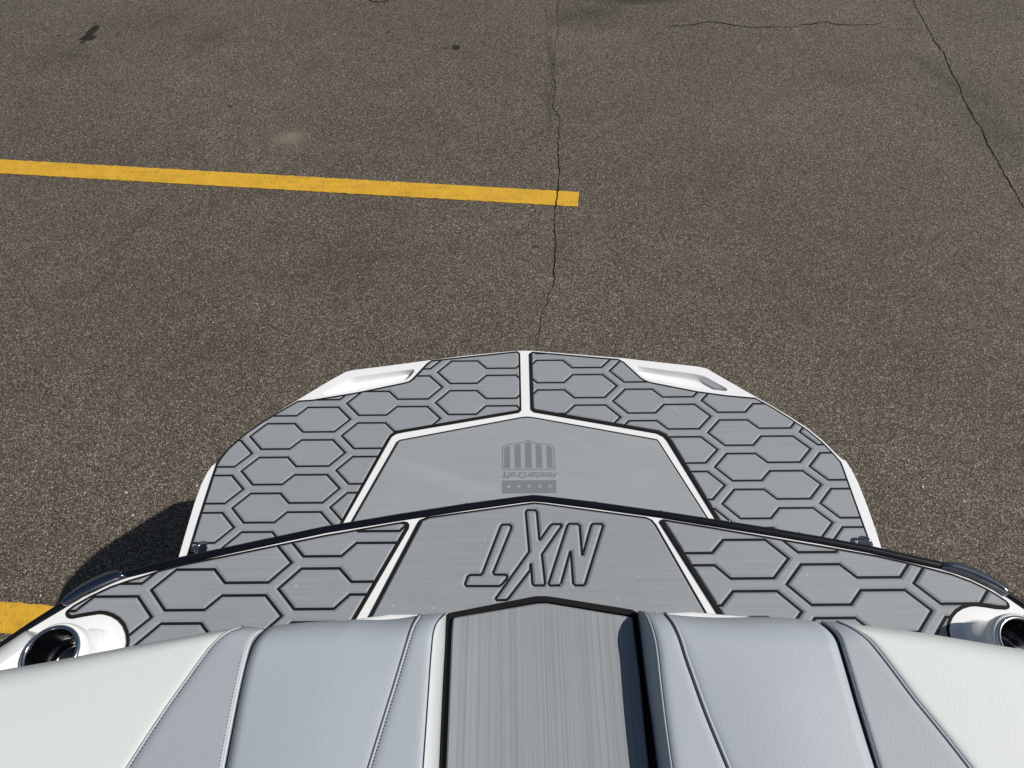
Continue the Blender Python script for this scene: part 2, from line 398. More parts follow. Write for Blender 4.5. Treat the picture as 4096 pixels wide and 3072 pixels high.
crack(qG([(1475, -140), (1478, -20), (1468, 60), (1472, 130), (1468, 200)]), .0032, .0022, (.3, .1), 31)
v1 = qG([(1469, 180), (1470, 190), (1455, 290), (1445, 450), (1455, 560), (1440, 680), (1480, 740), (1480, 870), (1475, 930), (1478, 1050), (1480, 1150), (1472, 1205)])
v1b = qG([(1472, 1200), (1469, 1230), (1467, 1255), (1458, 1275), (1460, 1300), (1456, 1312)])
v1c = qG([(1456, 1308), (1450, 1400), (1458, 1490), (1448, 1600), (1450, 1659)]) + [(2222, 1110), (2195, 1185), (2160, 1300), (2148, 1400), (2120, 1560)]
crack(v1, .005, .0022, (.5, 0), 3); crack(v1b, .005, .0062, seed=5, amp=.004, sub=4); crack(v1c, .0055, .0022, (0, .55), 8)
crack(qK([(1440, -120), (1505, 0), (1560, 110), (1600, 190), (1640, 260), (1700, 340), (1740, 440), (1800, 550), (1820, 620), (1890, 740), (1940, 830), (1980, 920), (2030, 1010), (2080, 1100), (2130, 1180), (2170, 1250), (2200, 1310), (2300, 1480)]), .0072, .0022, seed=11)
crack(qK([(-60, 170), (0, 165), (120, 155), (200, 140), (300, 145), (380, 160), (480, 175), (600, 172), (740, 172), (850, 155), (950, 138), (1000, 152), (1120, 160), (1270, 155), (1350, 137), (1480, 125), (1560, 120)]), .008, .0024, (.1, .35), 17)
crack(qK([(1270, 157), (1340, 178), (1450, 185), (1590, 190)]), .003, .0026, (0, .2), 19)
crack([(1465, -30), (1480, 2), (1510, 9), (1545, 6), (1570, -10), (1575, -40)], .012, .0026, seed=23)
# loose grit lying on the asphalt
bm = bmesh.new(); rnd = random.Random(4)
spots = [(532, 2062), (788, 1943), (3690, 1948), (3560, 1948), (340, 1972), (208, 1950), (1620, 1423), (2765, 1365), (2483, 1395), (3407, 1804), (2600, 1005), (2148, 622), (2190, 740), (505, 1970), (3850, 2100), (3772, 2223)]
while len(spots) < 330: spots.append((rnd.uniform(-100, 4200), rnd.uniform(40, 2400)))
for k, (px, py) in enumerate(spots):
    p = at(px, py, 0); r = (rnd.uniform(.006, .0085) if k < 16 else rnd.uniform(.0022, .0048)); a = rnd.random()*6.3
    res = bmesh.ops.create_icosphere(bm, subdivisions=1, radius=1)
    mt = Matrix.Translation(p+Vector((0, 0, r*.25))) @ Matrix.Rotation(a, 4, 'Z') @ Matrix.Diagonal((r, r*rnd.uniform(.55, .9), r*.5, 1))
    for v in res['verts']: v.co = mt @ (v.co*(1+rnd.uniform(-.2, .2)))
g = mesh_obj('loose_grit', bm, M_peb); g['kind'] = 'stuff'

# ---------------------------------------------------------------- the boat
boat = bpy.data.objects.new('motorboat', None); C.objects.link(boat); boat.location = (.044, .1, 0)
boat.empty_display_size = .2
boat['label'] = 'white towboat stern with grey hexagon foam decking and grey vinyl backrests on asphalt'; boat['category'] = 'motorboat'

# rub rail: pairs (outer, inner) in photo pixels, left bow side -> apex -> right
rail = [((-900, 3250), (-900, 3275)), ((-330, 2826), (-330, 2846)), ((0, 2576), (0, 2590)), ((63, 2533), (63, 2546)), ((127, 2488), (127, 2508)), ((190, 2447), (190, 2470)), ((253, 2406), (253, 2432)),
        ((327, 2362), (332, 2385)), ((422, 2311), (440, 2333)), ((482, 2292), (504, 2309)), ((611, 2254), (614, 2281)), ((706, 2231), (710, 2258)), ((899, 2190), (902, 2215)),
        ((1300, 2105), (1303, 2129)), ((1604, 2054), (1606, 2079)), ((1870, 2013), (1872, 2038)), ((2085, 1985), (2086, 2008)), ((2135, 1980), (2135, 2003)), ((2186, 1985), (2185, 2007)),
        ((2376, 2007), (2374, 2031)), ((2642, 2044), (2640, 2068)), ((2803, 2068), (2800, 2094)), ((3073, 2110), (3070, 2137)), ((3276, 2145), (3273, 2171)), ((3479, 2183), (3475, 2208)),
        ((3608, 2213), (3603, 2237)), ((3690, 2231), (3685, 2256)), ((3785, 2252), (3763, 2273)), ((3839, 2269), (3826, 2292)), ((3893, 2290), (3880, 2311)), ((3948, 2315), (3934, 2336)), ((4002, 2346), (3988, 2362)),
        ((4040, 2372), (4032, 2388)), ((4096, 2410), (4090, 2428)), ((4400, 2605), (4390, 2624)), ((4950, 2985), (4935, 3005))]
prof = [(-.15, .0015), (.0, .003), (.25, .006), (.55, .006), (.85, .001), (1.0, -.009), (1.02, -.022), (.8, -.034), (.2, -.038), (-.15, -.038)]
def ribbon(name, pairs, prof, z, mat, parent, smooth=True, caps=True):
    vs = []; fs = []; k = len(prof)
    for o_, i_ in pairs:
        po, pi = at(o_[0], o_[1], z-.006), at(i_[0], i_[1], z)
        for a, dz in prof:
            p = pi.lerp(po, a); vs.append((p.x, p.y, z+dz))
    n = len(pairs)
    for i in range(n-1):
        for j in range(k): fs.append((i*k+j, i*k+(j+1) % k, (i+1)*k+(j+1) % k, (i+1)*k+j))
    if caps: fs.append(tuple(range(k))); fs.append(tuple(range((n-1)*k, n*k)))
    return pydata(name, vs, fs, mat, parent, smooth)
rr = ribbon('rub_rail', rail, prof, ZD, M_rail, boat)
# rail screws
for p in (qD([(1300, 50), (895, 101), (485, 165), (55, 241), (1708, 90), (2125, 147)]) + qC([(1567, 305), (1155, 392)]) + qE([(468, 197), (880, 268), (1300, 347)]) + [(482, 2289), (3783, 2250)]):
    bm = bmesh.new(); q = at(p[0], p[1]+1, ZD-.001)
    bmesh.ops.create_uvsphere(bm, u_segments=8, v_segments=5, radius=.0028, matrix=Matrix.Translation(q) @ Matrix.Diagonal((1, 1, .6, 1)))
    mesh_obj('screw', bm, M_steel, rr, True)

# hull below the rail
inner = [p[1] for p in rail]; outw = [at(*p[0], ZD-.02) for p in rail]
bow = [Vector((1.32, -1.15, 0)), Vector((-1.24, -1.15, 0))]
ring = [Vector((v.x, v.y, 0)) for v in outw] + bow
cx, cy = .044, -.3
vs = []; fs = []; n = len(ring); lv = [(1.0, ZD-.036, .0), (.985, 1.16, .01), (.95, .98, .03), (.90, .75, .05), (.78, .55, .09)]
for s, z, dy in lv:
    for v in ring: vs.append((cx+(v.x-cx)*s, cy+(v.y-cy)*s-dy*.4, z))
for a in range(len(lv)-1):
    for i in range(n): fs.append((a*n+i, a*n+(i+1) % n, (a+1)*n+(i+1) % n, (a+1)*n+i))
fs.append(tuple(range((len(lv)-1)*n, len(lv)*n)))
pydata('hull', vs, fs, M_gel, boat, True)

# deck moulding
dk_poly = xy([p for p in inner], ZD); dk_poly = [(p[0], p[1]) for p in dk_poly] + [(1.27, -1.1), (-1.19, -1.1)]
dk_poly = ccw(dk_poly)
bm = loft([(dk_poly, ZD-.04), (dk_poly, ZD-.001), (inset(dk_poly, .0025), ZD)])
deck = mesh_obj('stern_deck', bm, M_gel, boat)

# ---- foam pads
LAT = dict(px=.158925, py=.066798)
def serp(i, ox, oy, px, py, j0, j1):
    P = []
    for j in range(j0, j1):
        for u, v in ((0, 0), (.153, .38), (.459, .38), (.568, .12), (.91, .12), (1.066, .5), (.91, .88), (.568, .88), (.459, .62), (.153, .62)):
            P.append((ox+(i+u)*px, oy-(j+v)*py))
    return P
def groove_prof(zb, zt, b, c):
    return [(-b/2, zb-.002), (b/2, zb-.002), (b/2, zb+.0008), (b/2+c, zt), (b/2+c, zt+.004), (-b/2-c, zt+.004), (-b/2-c, zt), (-b/2, zb+.0008)]
def islands(o, name, parent, mat, min_area):
    bm = bmesh.new(); bm.from_mesh(o.data); bm.verts.ensure_lookup_table(); seen = set(); out = []
    bmesh.ops.remove_doubles(bm, verts=bm.verts, dist=1e-6)
    bm.faces.ensure_lookup_table()
    for f in bm.faces:
        if f.index in seen: continue
        st = [f]; grp = []; seen.add(f.index)
        while st:
            g = st.pop(); grp.append(g)
            for e in g.edges:
                for h in e.link_faces:
                    if h.index not in seen: seen.add(h.index); st.append(h)
        a = sum(g.calc_area() for g in grp if g.normal.z > .9)
        if a < min_area: continue
        idx = {}; vs = []; fs = []
        for g in grp:
            t = []
            for v in g.verts:
                if v.index not in idx: idx[v.index] = len(vs); vs.append(v.co.copy())
                t.append(idx[v.index])
            fs.append(t)
        out.append(pydata(name, vs, fs, mat, parent))
    bm.free(); bpy.data.objects.remove(o); return out
def pad(parent, outer_px, ins, z, mat, lattice=None, letters=None, th=.0045, gt=.0028, name='foam_tile', gw=.0063, gc=.0046):
    P = xy(outer_px, z); I = list(ins)
    if area(P) < 0:
        P = P[::-1]; I = I[::-1]; I = I[1:]+I[:1]
    bm = loft([(P, z-.002), (P, z+th-.0008), (inset(P, .0008), z+th)]); mesh_obj('black_backing', bm, M_black, parent)
    Q, _, _ = clean_inset(P, I); zb, zt = z+th, z+th+gt
    top = inset(Q, .003)
    o = mesh_obj('tmp', loft([(Q, zb-.0006), (Q, zb+.0008), (top, zt)]), mat)
    bm = bmesh.new(); any_ = False
    if lattice:
        ox, oy, px, py = lattice; xs = [p[0] for p in Q]; ys = [p[1] for p in Q]
        i0, i1 = math.floor((min(xs)-ox)/px)-2, math.ceil((max(xs)-ox)/px)+1
        j0, j1 = math.floor((oy-max(ys))/py)-1, math.ceil((oy-min(ys))/py)+1
        for i in range(i0, i1+1):
            if ox+(i+1.07)*px+.01 < min(xs) or ox+i*px-.01 > max(xs): continue
            sweep_groove(bm, serp(i, ox, oy, px, py, j0, j1), False, groove_prof(zb, zt, gw, gc)); any_ = True
    if any_:
        cut = mesh_obj('cut', bm, None); boolean(o, cut)
    else: bm.free()
    for k, L in enumerate(letters or []):
        bm = bmesh.new(); W = xy(L, z); n = len(W)
        for i in range(n):
            a, b = Vector(W[i]), Vector(W[(i+1) % n]); e = (b-a).normalized()*(.0001+.00003*i)
            sweep_groove(bm, [tuple(a-e), tuple(b+e)], False, groove_prof(zb, zt, gw, gc))
            rg = []
            for r, h in ((gw/2, zb-.002), (gw/2, zb+.0008), (gw/2+gc, zt), (gw/2+gc, zt+.004)):
                rg.append([bm.verts.new((a.x+r*1.006*math.cos(math.pi*2*q/14+i), a.y+r*1.006*math.sin(math.pi*2*q/14+i), h-1e-5*(i % 5))) for q in range(14)])
            for r1, r2 in zip(rg[:-1], rg[1:]):
                for q in range(14): bm.faces.new((r1[q], r1[(q+1) % 14], r2[(q+1) % 14], r2[q]))
            bm.faces.new(rg[0][::-1]); bm.faces.new(rg[-1])
        boolean(o, mesh_obj('cut', bm, None), self_=True)
    R_ = islands(o, name, parent, mat, 2e-5)
    if letters:
        big = max(R_, key=lambda q: sum(p.area for p in q.data.polygons))
        for q in R_:
            if q is not big: q.name = 'letter_inlay'
    return R_

def I(n, d): return [d]*n
dlat = (-.54629*1.45, .31401*1.45, LAT['px']*1.20574*1.45, LAT['py']*1.20574*1.45)
plat_l = (-.45515*1.75, .64642*1.75, LAT['px']*1.75, LAT['py']*1.75)
# left deck pad
rs = qP([(1870, 0)]) + [(637, 2283), (738, 2257), (899, 2225)] + qD([(0, 303), (500, 217)])
co = qD([(524, 222), (534, 236), (532, 258), (205, 820)]) + [(1365, 2580), (1330, 2680), (500, 2680)]
po = qP([(1600, 905), (1610, 850), (1600, 750), (1560, 650), (1500, 580), (1420, 530), (1330, 503), (1250, 498), (1050, 530), (920, 556), (885, 552), (852, 528), (840, 490), (858, 450), (950, 380), (1150, 268), (1400, 150), (1600, 80)])
pad(deck, rs+co+po, I(len(rs)-1, .0055)+I(5, .0085)+I(len(co)-5, .0085)+I(1, .007)+I(len(po)-5, .007)+I(4, .006)+I(1, .0055), ZD, M_foam, dlat)
# centre deck pad with the three routed letters
cl = qD([(280, 815), (588, 228), (604, 206), (640, 191), (1250, 106), (1320, 97), (1390, 104), (2028, 190), (2066, 207), (2094, 240)]) + [(2824, 2449), (2890, 2570), (2900, 2680), (1360, 2680), (1405, 2600)]
LN = qD([(1412, 612), (1530, 246), (1541, 235), (1594, 235), (1608, 249), (1623, 430), (1628, 430), (1680, 246), (1691, 235), (1744, 235), (1755, 249), (1642, 614), (1630, 624), (1580, 623), (1567, 609), (1552, 412), (1547, 412), (1490, 614), (1479, 624), (1420, 624)])
LX = qD([(1268, 160), (1277, 149), (1327, 149), (1338, 161), (1354, 334), (1360, 334), (1420, 249), (1436, 237), (1488, 237), (1495, 247), (1370, 428), (1390, 612), (1381, 624), (1322, 624), (1310, 611), (1301, 490), (1297, 492), (1297, 526), (1160, 704), (1146, 716), (1086, 717), (1079, 706), (1290, 410)])
LT = qD([(1110, 250), (1121, 240), (1165, 240), (1178, 252), (1175, 268), (1063, 543), (1071, 555), (1140, 556), (1153, 566), (1149, 580), (1118, 617), (1100, 628), (895, 628), (886, 614), (902, 568), (917, 558), (984, 557), (996, 546)])
pad(deck, cl, I(1, .0085)+I(2, .007)+I(5, .0052)+I(2, .006)+I(5, .0065), ZD, M_foam, None, [LN, LX, LT], name='foam_panel', gw=.0056, gc=.0046)
# right deck pad
rt = qB([(885, 1026), (887, 1014), (900, 1007)]) + qE([(400, 243), (750, 303), (1100, 362)]) + qR([(0, 82), (400, 172), (730, 255), (1100, 350), (1400, 460), (1650, 580), (1800, 670), (1920, 750), (1962, 795), (1975, 835), (1965, 868), (1930, 882), (1800, 875), (1640, 848), (1500, 832), (1400, 838), (1290, 873), (1200, 930), (1140, 1000), (1095, 1100), (1085, 1200), (1105, 1290)]) + [(3805, 2680), (2960, 2680), (2935, 2580), (2868, 2453)]
pad(deck, rt, I(2, .007)+I(12, .0058)+I(14, .0075)+I(len(rt)-28, .0095), ZD, M_foam, dlat)

# ---- swim platform
pf = qA([(-60, 1620), (20, 1390), (75, 1200), (120, 1050), (165, 925), (200, 855), (233, 808), (262, 792), (280, 765), (330, 703), (380, 656), (450, 596), (540, 534), (640, 474), (770, 396), (870, 335), (980, 270), (1075, 217), (1120, 205), (1300, 183), (1600, 143), (1800, 118), (2000, 97), (2150, 83)]) + [(2098, 1402), (2130, 1402)] + \
    qB([(200, 74), (400, 90), (680, 113), (900, 138), (1100, 160), (1142, 170), (1250, 232), (1400, 318), (1500, 374), (1600, 434), (1700, 499), (1780, 563), (1850, 632), (1888, 668), (1912, 680), (1945, 730), (1980, 800), (2020, 900), (2060, 1010), (2090, 1100), (2110, 1165), (2180, 1380)])
PP = inset(ccw(xy(pf, ZP)), -.0022)
bm = loft([(inset(PP, .03), ZP-.075), (inset(PP, .004), ZP-.055), (PP, ZP-.04), (PP, ZP-.008), (inset(PP, .001), ZP-.003), (inset(PP, .0025), ZP-.001), (inset(PP, .0042), ZP)])
plat = mesh_obj('swim_platform', bm, M_gel, boat)
def recess(poly_px, depth):
    P = smooth_poly(ccw(xy(poly_px, ZP)), 2); n = len(P)
    c = Vector((sum(p[0] for p in P)/n, sum(p[1] for p in P)/n)); far = max(P, key=lambda p: (Vector(p)-c).length)
    ax = (Vector(far)-c).normalized(); nx = Vector((-ax.y, ax.x))
    def shr(a, b):
        out = []
        for p in P:
            d = Vector(p)-c; u, v = d.dot(ax), d.dot(nx); q = c+ax*u*(1-a)+nx*v*(1-b)+nx*0; out.append((q.x, q.y))
        return out
    lv = [(shr(-.02, -.12), ZP+.004), (shr(-.008, -.04), ZP+.0003), (P, ZP-.001), (shr(.008, .05), ZP-.004), (shr(.02, .13), ZP-.012), (shr(.035, .24), ZP-depth+.004), (shr(.06, .42), ZP-depth)]
    cutter = mesh_obj('cut', loft(lv), None, smooth=True); boolean(plat, cutter)
recess(qH([(455, 712), (470, 690), (520, 655), (650, 585), (780, 515), (850, 495), (1200, 450), (1575, 400), (1605, 405), (1600, 435), (1530, 515), (1470, 548), (1100, 615), (540, 718), (480, 722)]), .024)
recess(qJ([(440, 378), (465, 360), (520, 370), (900, 420), (1280, 468), (1440, 555), (1580, 630), (1615, 660), (1590, 675), (1540, 672), (1220, 628), (640, 522), (560, 495), (490, 440)]), .024)
for p in plat.data.polygons: p.use_smooth = True
try:
    plat.data.materials.clear(); plat.data.materials.append(M_gel)
    m = plat.modifiers.new('n', 'WEIGHTED_NORMAL'); m.keep_sharp = False
except Exception: pass
# left wing
lw = qA([(1060, 1180), (1355, 655), (1372, 628), (1400, 611), (1440, 602), (2172, 478), (2190, 462), (2182, 104), (2165, 90), (1622, 147), (1597, 163), (1503, 262), (1478, 280), (1440, 290), (1150, 350), (870, 396), (780, 402), (640, 482), (540, 542), (450, 605), (380, 665), (330, 711), (287, 765), (264, 802), (230, 900), (150, 1150), (85, 1365), (30, 1500), (960, 1350)])
pad(plat, lw, I(1, .0095)+I(3, .0085)+I(2, .009)+I(1, .0065)+I(2, .0075)+I(7, .0072)+I(10, .0068)+I(3, .006), ZP, M_foamw, plat_l, gw=.0063, gc=.0046)
rw = qB([(172, 400), (163, 92), (178, 81), (655, 122), (685, 138), (780, 225), (805, 240), (835, 250), (1090, 300), (1250, 322), (1410, 336), (1500, 385), (1600, 447), (1700, 514), (1780, 579), (1845, 646), (1885, 692), (1900, 730), (1950, 870), (2040, 1120), (2055, 1160), (2110, 1300), (1330, 1240), (1190, 1002), (925, 572), (905, 550), (870, 533), (190, 415)])
pad(plat, rw, I(1, .0075)+I(2, .0075)+I(7, .0072)+I(10, .0068)+I(3, .006)+I(1, .011)+I(3, .010)+I(1, .009), ZP, M_foamw, plat_l, gw=.0063, gc=.0046)
cw = qA([(1000, 1366), (1118, 1162), (1405, 661), (1420, 650)]) + [(2080, 1671), (2108, 1668), (2136, 1671)] + qB([(866, 565), (878, 576), (1140, 985), (1290, 1230)])
pad(plat, cw, I(len(cw), .0055), ZP, M_foamc, name='foam_panel')
ZT = ZP+.0045+.0028
# etched emblem on the centre panel
def flat(name, poly, z, mat, parent, t=.0003):
    P = ccw(xy(qM(poly), z)); return mesh_obj(name, loft([(P, z-.0003), (P, z+t)]), mat, parent)
sh = [(480, 800), (480, 430), (492, 388), (530, 357), (600, 336), (760, 318), (860, 292), (938, 255), (1010, 292), (1080, 314), (1270, 333), (1350, 352), (1393, 387), (1405, 430), (1422, 795)]
P = ccw(xy(qM(sh), ZT)); Q = inset(P, .0029)
bm = bmesh.new()
for a, b, z in ((P, Q, ZT+.0003),):
    va = [bm.verts.new((*p, z)) for p in a]; vb = [bm.verts.new((*p, z)) for p in b]; vc = [bm.verts.new((*p, ZT-.0003)) for p in a]; vd = [bm.verts.new((*p, ZT-.0003)) for p in b]
    n = len(a)
    for i in range(n):
        j = (i+1) % n
        bm.faces.new((va[i], va[j], vb[j], vb[i])); bm.faces.new((va[i], vc[i], vc[j], va[j])); bm.faces.new((vb[i], vb[j], vd[j], vd[i]))
mesh_obj('shield_outline', bm, M_etch, plat)
for s in ([(518, 765), (518, 415), (545, 390), (620, 368), (622, 765)], [(700, 353), (805, 340), (815, 762), (703, 763)], [(885, 318), (938, 293), (995, 318), (1007, 760), (892, 762)],
          [(1075, 338), (1180, 353), (1197, 760), (1088, 760)], [(1262, 366), (1320, 378), (1362, 408), (1380, 760), (1278, 760)]):
    flat('shield_stripe', s, ZT, M_etch, plat)
flat('star_banner', [(478, 983), (1435, 975), (1445, 1185), (1468, 1205), (460, 1215), (478, 1195)], ZT, M_etch, plat)
for cx_, cy_ in ((592, 1090), (773, 1087), (958, 1086), (1146, 1084), (1327, 1082)):
    flat('star', [(cx_+(46 if k % 2 == 0 else 18)*math.sin(k*math.pi/5), cy_+(46 if k % 2 == 0 else 18)*math.cos(k*math.pi/5)*.98) for k in range(10)], ZT+.0004, M_foamc, plat)
GL = {'M': (.7, [(0, 0, 0, 1), (0, 1, .35, .3), (.35, .3, .7, 1), (.7, 1, .7, 0)]),
      'a': (.5, [(0, .7, .5, .7), (.5, .7, .5, 0), (.5, 0, 0, 0), (0, 0, 0, .38), (0, .38, .5, .38)]),
      's': (.5, [(.5, .7, 0, .7), (0, .7, 0, .37), (0, .37, .5, .33), (.5, .33, .5, 0), (.5, 0, 0, 0)]),
      't': (.36, [(.1, 1, .1, 0), (-.06, .7, .36, .7), (.1, 0, .34, 0)]),
      'e': (.5, [(0, .35, .5, .35), (.5, .35, .5, .7), (.5, .7, 0, .7), (0, .7, 0, 0), (0, 0, .5, 0)]),
      'r': (.36, [(0, 0, 0, .7), (0, .7, .36, .7)]),
      'C': (.65, [(.65, .76, .65, 1), (.65, 1, 0, 1), (0, 1, 0, 0), (0, 0, .65, 0), (.65, 0, .65, .24)]),
      'f': (.38, [(.1, 0, .1, 1), (.1, 1, .4, 1), (-.06, .7, .36, .7)])}
m_ = qM([(1424, 843), (492, 843), (1410, 932), (500, 930)]); TR, TL, BR, BL = [at(p[0], p[1], ZT) for p in m_]
word = 'MasterCraft'; tot = sum(GL[c][0] for c in word)+.26*(len(word)-1); cx0 = 0; bm = bmesh.new(); sn = 0
for ch in word:         # bold slanted letters, turned half round as seen from inside the boat
    wd, st = GL[ch]
    for x0, y0, x1, y1 in st:
        sn += 1; d = Vector((x1-x0, y1-y0)).normalized(); nn = Vector((-d.y, d.x)); hw = .088; q = []
        for X, Y, e, f in ((x0, y0, -1, 1), (x1, y1, 1, 1), (x1, y1, 1, -1), (x0, y0, -1, -1)):
            px_, py_ = X+d.x*hw*e+nn.x*hw*f, Y+d.y*hw*e+nn.y*hw*f
            u = (cx0+px_+(py_-.5)*.22)/tot; p = TR.lerp(TL, u).lerp(BR.lerp(BL, u), py_); q.append(bm.verts.new((p.x, p.y, ZT+.0003+sn*6e-6)))
        fc = bm.faces.new(q); fc.normal_update()
        if fc.normal.z < 0: fc.normal_flip()
    cx0 += wd+.26
me = bpy.data.meshes.new('maker_lettering'); bm.to_mesh(me); bm.free(); link_mesh('maker_lettering', me, M_etch, plat)
bm = bmesh.new(); rnd = random.Random(9)
pts_ = [(q, ZD+.0074) for q in qD([(1985, 563), (1492, 612), (743, 560), (428, 746), (680, 762), (560, 420), (1010, 320), (1850, 700)]) + qC([(1290, 542), (1750, 580)]) + qE([(925, 516), (640, 440)])]
for q, z_ in pts_:
    p = at(q[0], q[1], z_); rr_ = rnd.uniform(.0009, .0022)
    bmesh.ops.create_icosphere(bm, subdivisions=1, radius=rr_, matrix=Matrix.Translation(p) @ Matrix.Diagonal((1, rnd.uniform(.5, 1), .4, 1)))
gd = mesh_obj('deck_grit', bm, MT('pale_grit', (.7, .7, .68), .6).m, deck); gd['kind'] = 'stuff'
# stainless tie-down eyes
for (px, py, an) in ((806, 2196, 1.15), (3458, 2172, -.9)):
    p = at(px, py, ZP+.012); bm = bmesh.new()
    dx, dy = math.cos(an), math.sin(an); pts = []
    for k in range(17):
        a = math.pi*2*k/16; pts.append(p+Vector((dx*.017*math.cos(a), dy*.017*math.cos(a), .002+.021*math.sin(a))))
    tube(bm, pts, .0048, 10)
    mesh_obj('tow_eye', bm, M_guard, plat, True)
    bm = bmesh.new(); bmesh.ops.create_cone(bm, cap_ends=True, segments=20, radius1=.015, radius2=.013, depth=.003, matrix=Matrix.Translation((p.x, p.y, ZP+.0085))); mesh_obj('tow_eye_base', bm, M_guard, plat)

# ---- polished corner guards over the rail
gp = [(-.06, .001), (.02, .008), (.2, .0125), (.45, .014), (.7, .011), (.9, .003), (1.0, -.008), (1.02, -.024), (1.0, -.040), (.7, -.044), (-.06, -.044)]
def guard(O, I_, n=26):
    O, I_ = resample(O, n), resample(I_, n); vs = []; fs = []; k = len(gp)
    for i in range(n):
        po, pi = at(O[i].x, O[i].y, ZD-.004), at(I_[i].x, I_[i].y, ZD+.002); e = min(i, n-1-i)/2; s = 1 if e >= 1 else .82+.18*e
        for a, dz in gp:
            p = pi.lerp(po, a); vs.append((p.x, p.y, ZD+(dz*s if dz > 0 else dz)))
    for i in range(n-1):
        for j in range(k): fs.append((i*k+j, i*k+(j+1) % k, (i+1)*k+(j+1) % k, (i+1)*k+j))
    fs.append(tuple(range(k))); fs.append(tuple(range((n-1)*k, n*k)))
    pydata('corner_guard', vs, fs, M_guard, boat, True)
guard([(250, 2416), (262, 2392), (279, 2374), (327, 2338), (377, 2310), (422, 2291), (468, 2280)], [(262, 2426), (290, 2409), (327, 2387), (390, 2356), (440, 2334), (505, 2308)])
guard([(3780, 2247), (3800, 2246), (3839, 2251), (3893, 2272), (3948, 2299), (4002, 2332), (4018, 2350), (4028, 2380)], [(3764, 2273), (3825, 2290), (3880, 2309), (3934, 2334), (3988, 2361), (4022, 2384)])

# ---- cup holder pods
def ring_surface(bm, center, prof, seg=64):
    rings = []
    for r, z, ox, oy in prof:
        r *= .955
        rings.append([bm.verts.new((center.x+ox+r*math.cos(2*math.pi*k/seg), center.y+oy+r*math.sin(2*math.pi*k/seg), z)) for k in range(seg)])
    for a, b in zip(rings[:-1], rings[1:]):
        for k in range(seg): bm.faces.new((a[k], a[(k+1) % seg], b[(k+1) % seg], b[k]))
    return rings
def pod(px, py, zr, sgn):
    c = at(px, py, zr)
    bm = bmesh.new()
    base = ZD
    q = sgn
    ring_surface(bm, c, [(.090, base-.003, q*.020, -.012), (.084, base+.001, q*.018, -.011), (.077, base+.0045, q*.013, -.008), (.0715, base+.011, q*.007, -.004), (.068, base+.021, q*.003, -.002), (.0665, base+.034, 0, 0), (.066, zr-.022, 0, 0), (.0652, zr-.012, 0, 0), (.0635, zr-.005, 0, 0), (.0606, zr-.0008, 0, 0), (.0575, zr, 0, 0), (.053, zr-.002, 0, 0), (.048, zr-.02, 0, 0)])
    p = mesh_obj('cup_holder_pod', bm, M_gel, boat, True)
    bm = bmesh.new()
    ring_surface(bm, c, [(.0578, zr-.001, 0, 0), (.0575, zr+.002, 0, 0), (.0555, zr+.0045, 0, 0), (.0525, zr+.0052, 0, 0), (.0497, zr+.0034, 0, 0), (.0485, zr-.002, 0, 0)])
    mesh_obj('rim', bm, M_steel, p, True)
    bm = bmesh.new()
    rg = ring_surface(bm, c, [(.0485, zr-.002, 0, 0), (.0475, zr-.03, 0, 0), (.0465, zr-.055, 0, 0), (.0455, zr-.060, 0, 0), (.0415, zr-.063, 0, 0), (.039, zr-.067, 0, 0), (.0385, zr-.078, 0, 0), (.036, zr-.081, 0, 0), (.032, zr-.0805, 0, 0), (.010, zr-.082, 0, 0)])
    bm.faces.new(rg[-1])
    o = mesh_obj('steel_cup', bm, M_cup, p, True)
    return c
ZR = ZD+.085
pc1 = pod(203, 2616, ZR, 1)
pc2 = pod(4106, 2577, ZR, -1)
# gunwale shoulders that the pods grow out of
def shoulder(outer, c, a0, a1, tail, hz):
    """the gunwale swells up to the cup holder: outer edge follows the rail, inner edge hugs the holder"""
    arc = [(c.x+.055*math.cos(math.radians(a0+(a1-a0)*k/12)), c.y+.055*math.sin(math.radians(a0+(a1-a0)*k/12))) for k in range(13)]
    P = outer+arc+tail; w = [1]*(len(outer)-1)+[.35]+[0]*12+[.0]*(len(tail))+[1]*1
    if area(P) < 0: P = P[::-1]; w = w[::-1]; w = w[1:]+w[:1]
    lv = [(P, ZD-.004)]
    for d, h in ((.0015, .08), (.006, .22), (.014, .42), (.026, .64), (.040, .82), (.055, .93), (.07, 1)):
        lv.append((inset(P, [d*x for x in w]), ZD+hz*h))
    mesh_obj('gunwale', loft(lv), M_gel, boat, True)
shoulder(xy([(-700, 3110), (-330, 2852), (0, 2602), (75, 2553), (120, 2524)], ZD), pc1, 118, 262, [(pc1.x-.03, pc1.y-.3), (pc1.x-.2, pc1.y-.5)], .075)
shoulder(xy([(4900, 3000), (4400, 2640), (4200, 2508), (4150, 2478), (4110, 2458)], ZD), pc2, 72, -80, [(pc2.x+.03, pc2.y-.3), (pc2.x+.2, pc2.y-.5)], .075)

# ---- white coaming under the backrests
def coam(pts, z, name='coaming'):
    P = ccw(xy(pts, z)); bm = loft([(P, ZD-.002), (P, z-.006), (inset(P, .002), z-.002), (inset(P, .006), z)]); return mesh_obj(name, bm, M_gel, boat)
coam(qD([(60, 850), (150, 834), (300, 812), (410, 797), (600, 797), (770, 790), (860, 1100), (60, 1100)]), ZD+.07)
cm = coam(qB([(860, 1512), (900, 1520), (1060, 1513), (1230, 1528), (1390, 1540), (1490, 1546), (1490, 1750), (860, 1750)]), ZD+.07)
for k in range(6):
    q = qB([(1392+k*17, 1543)])[0]; p = at(q[0], q[1], ZD+.071)
    bm = bmesh.new(); bmesh.ops.create_cube(bm, size=1, matrix=Matrix.Translation(p) @ Matrix.Diagonal((.0075, .0025, .003, 1))); mesh_obj('vent_slot', bm, M_slot, cm)

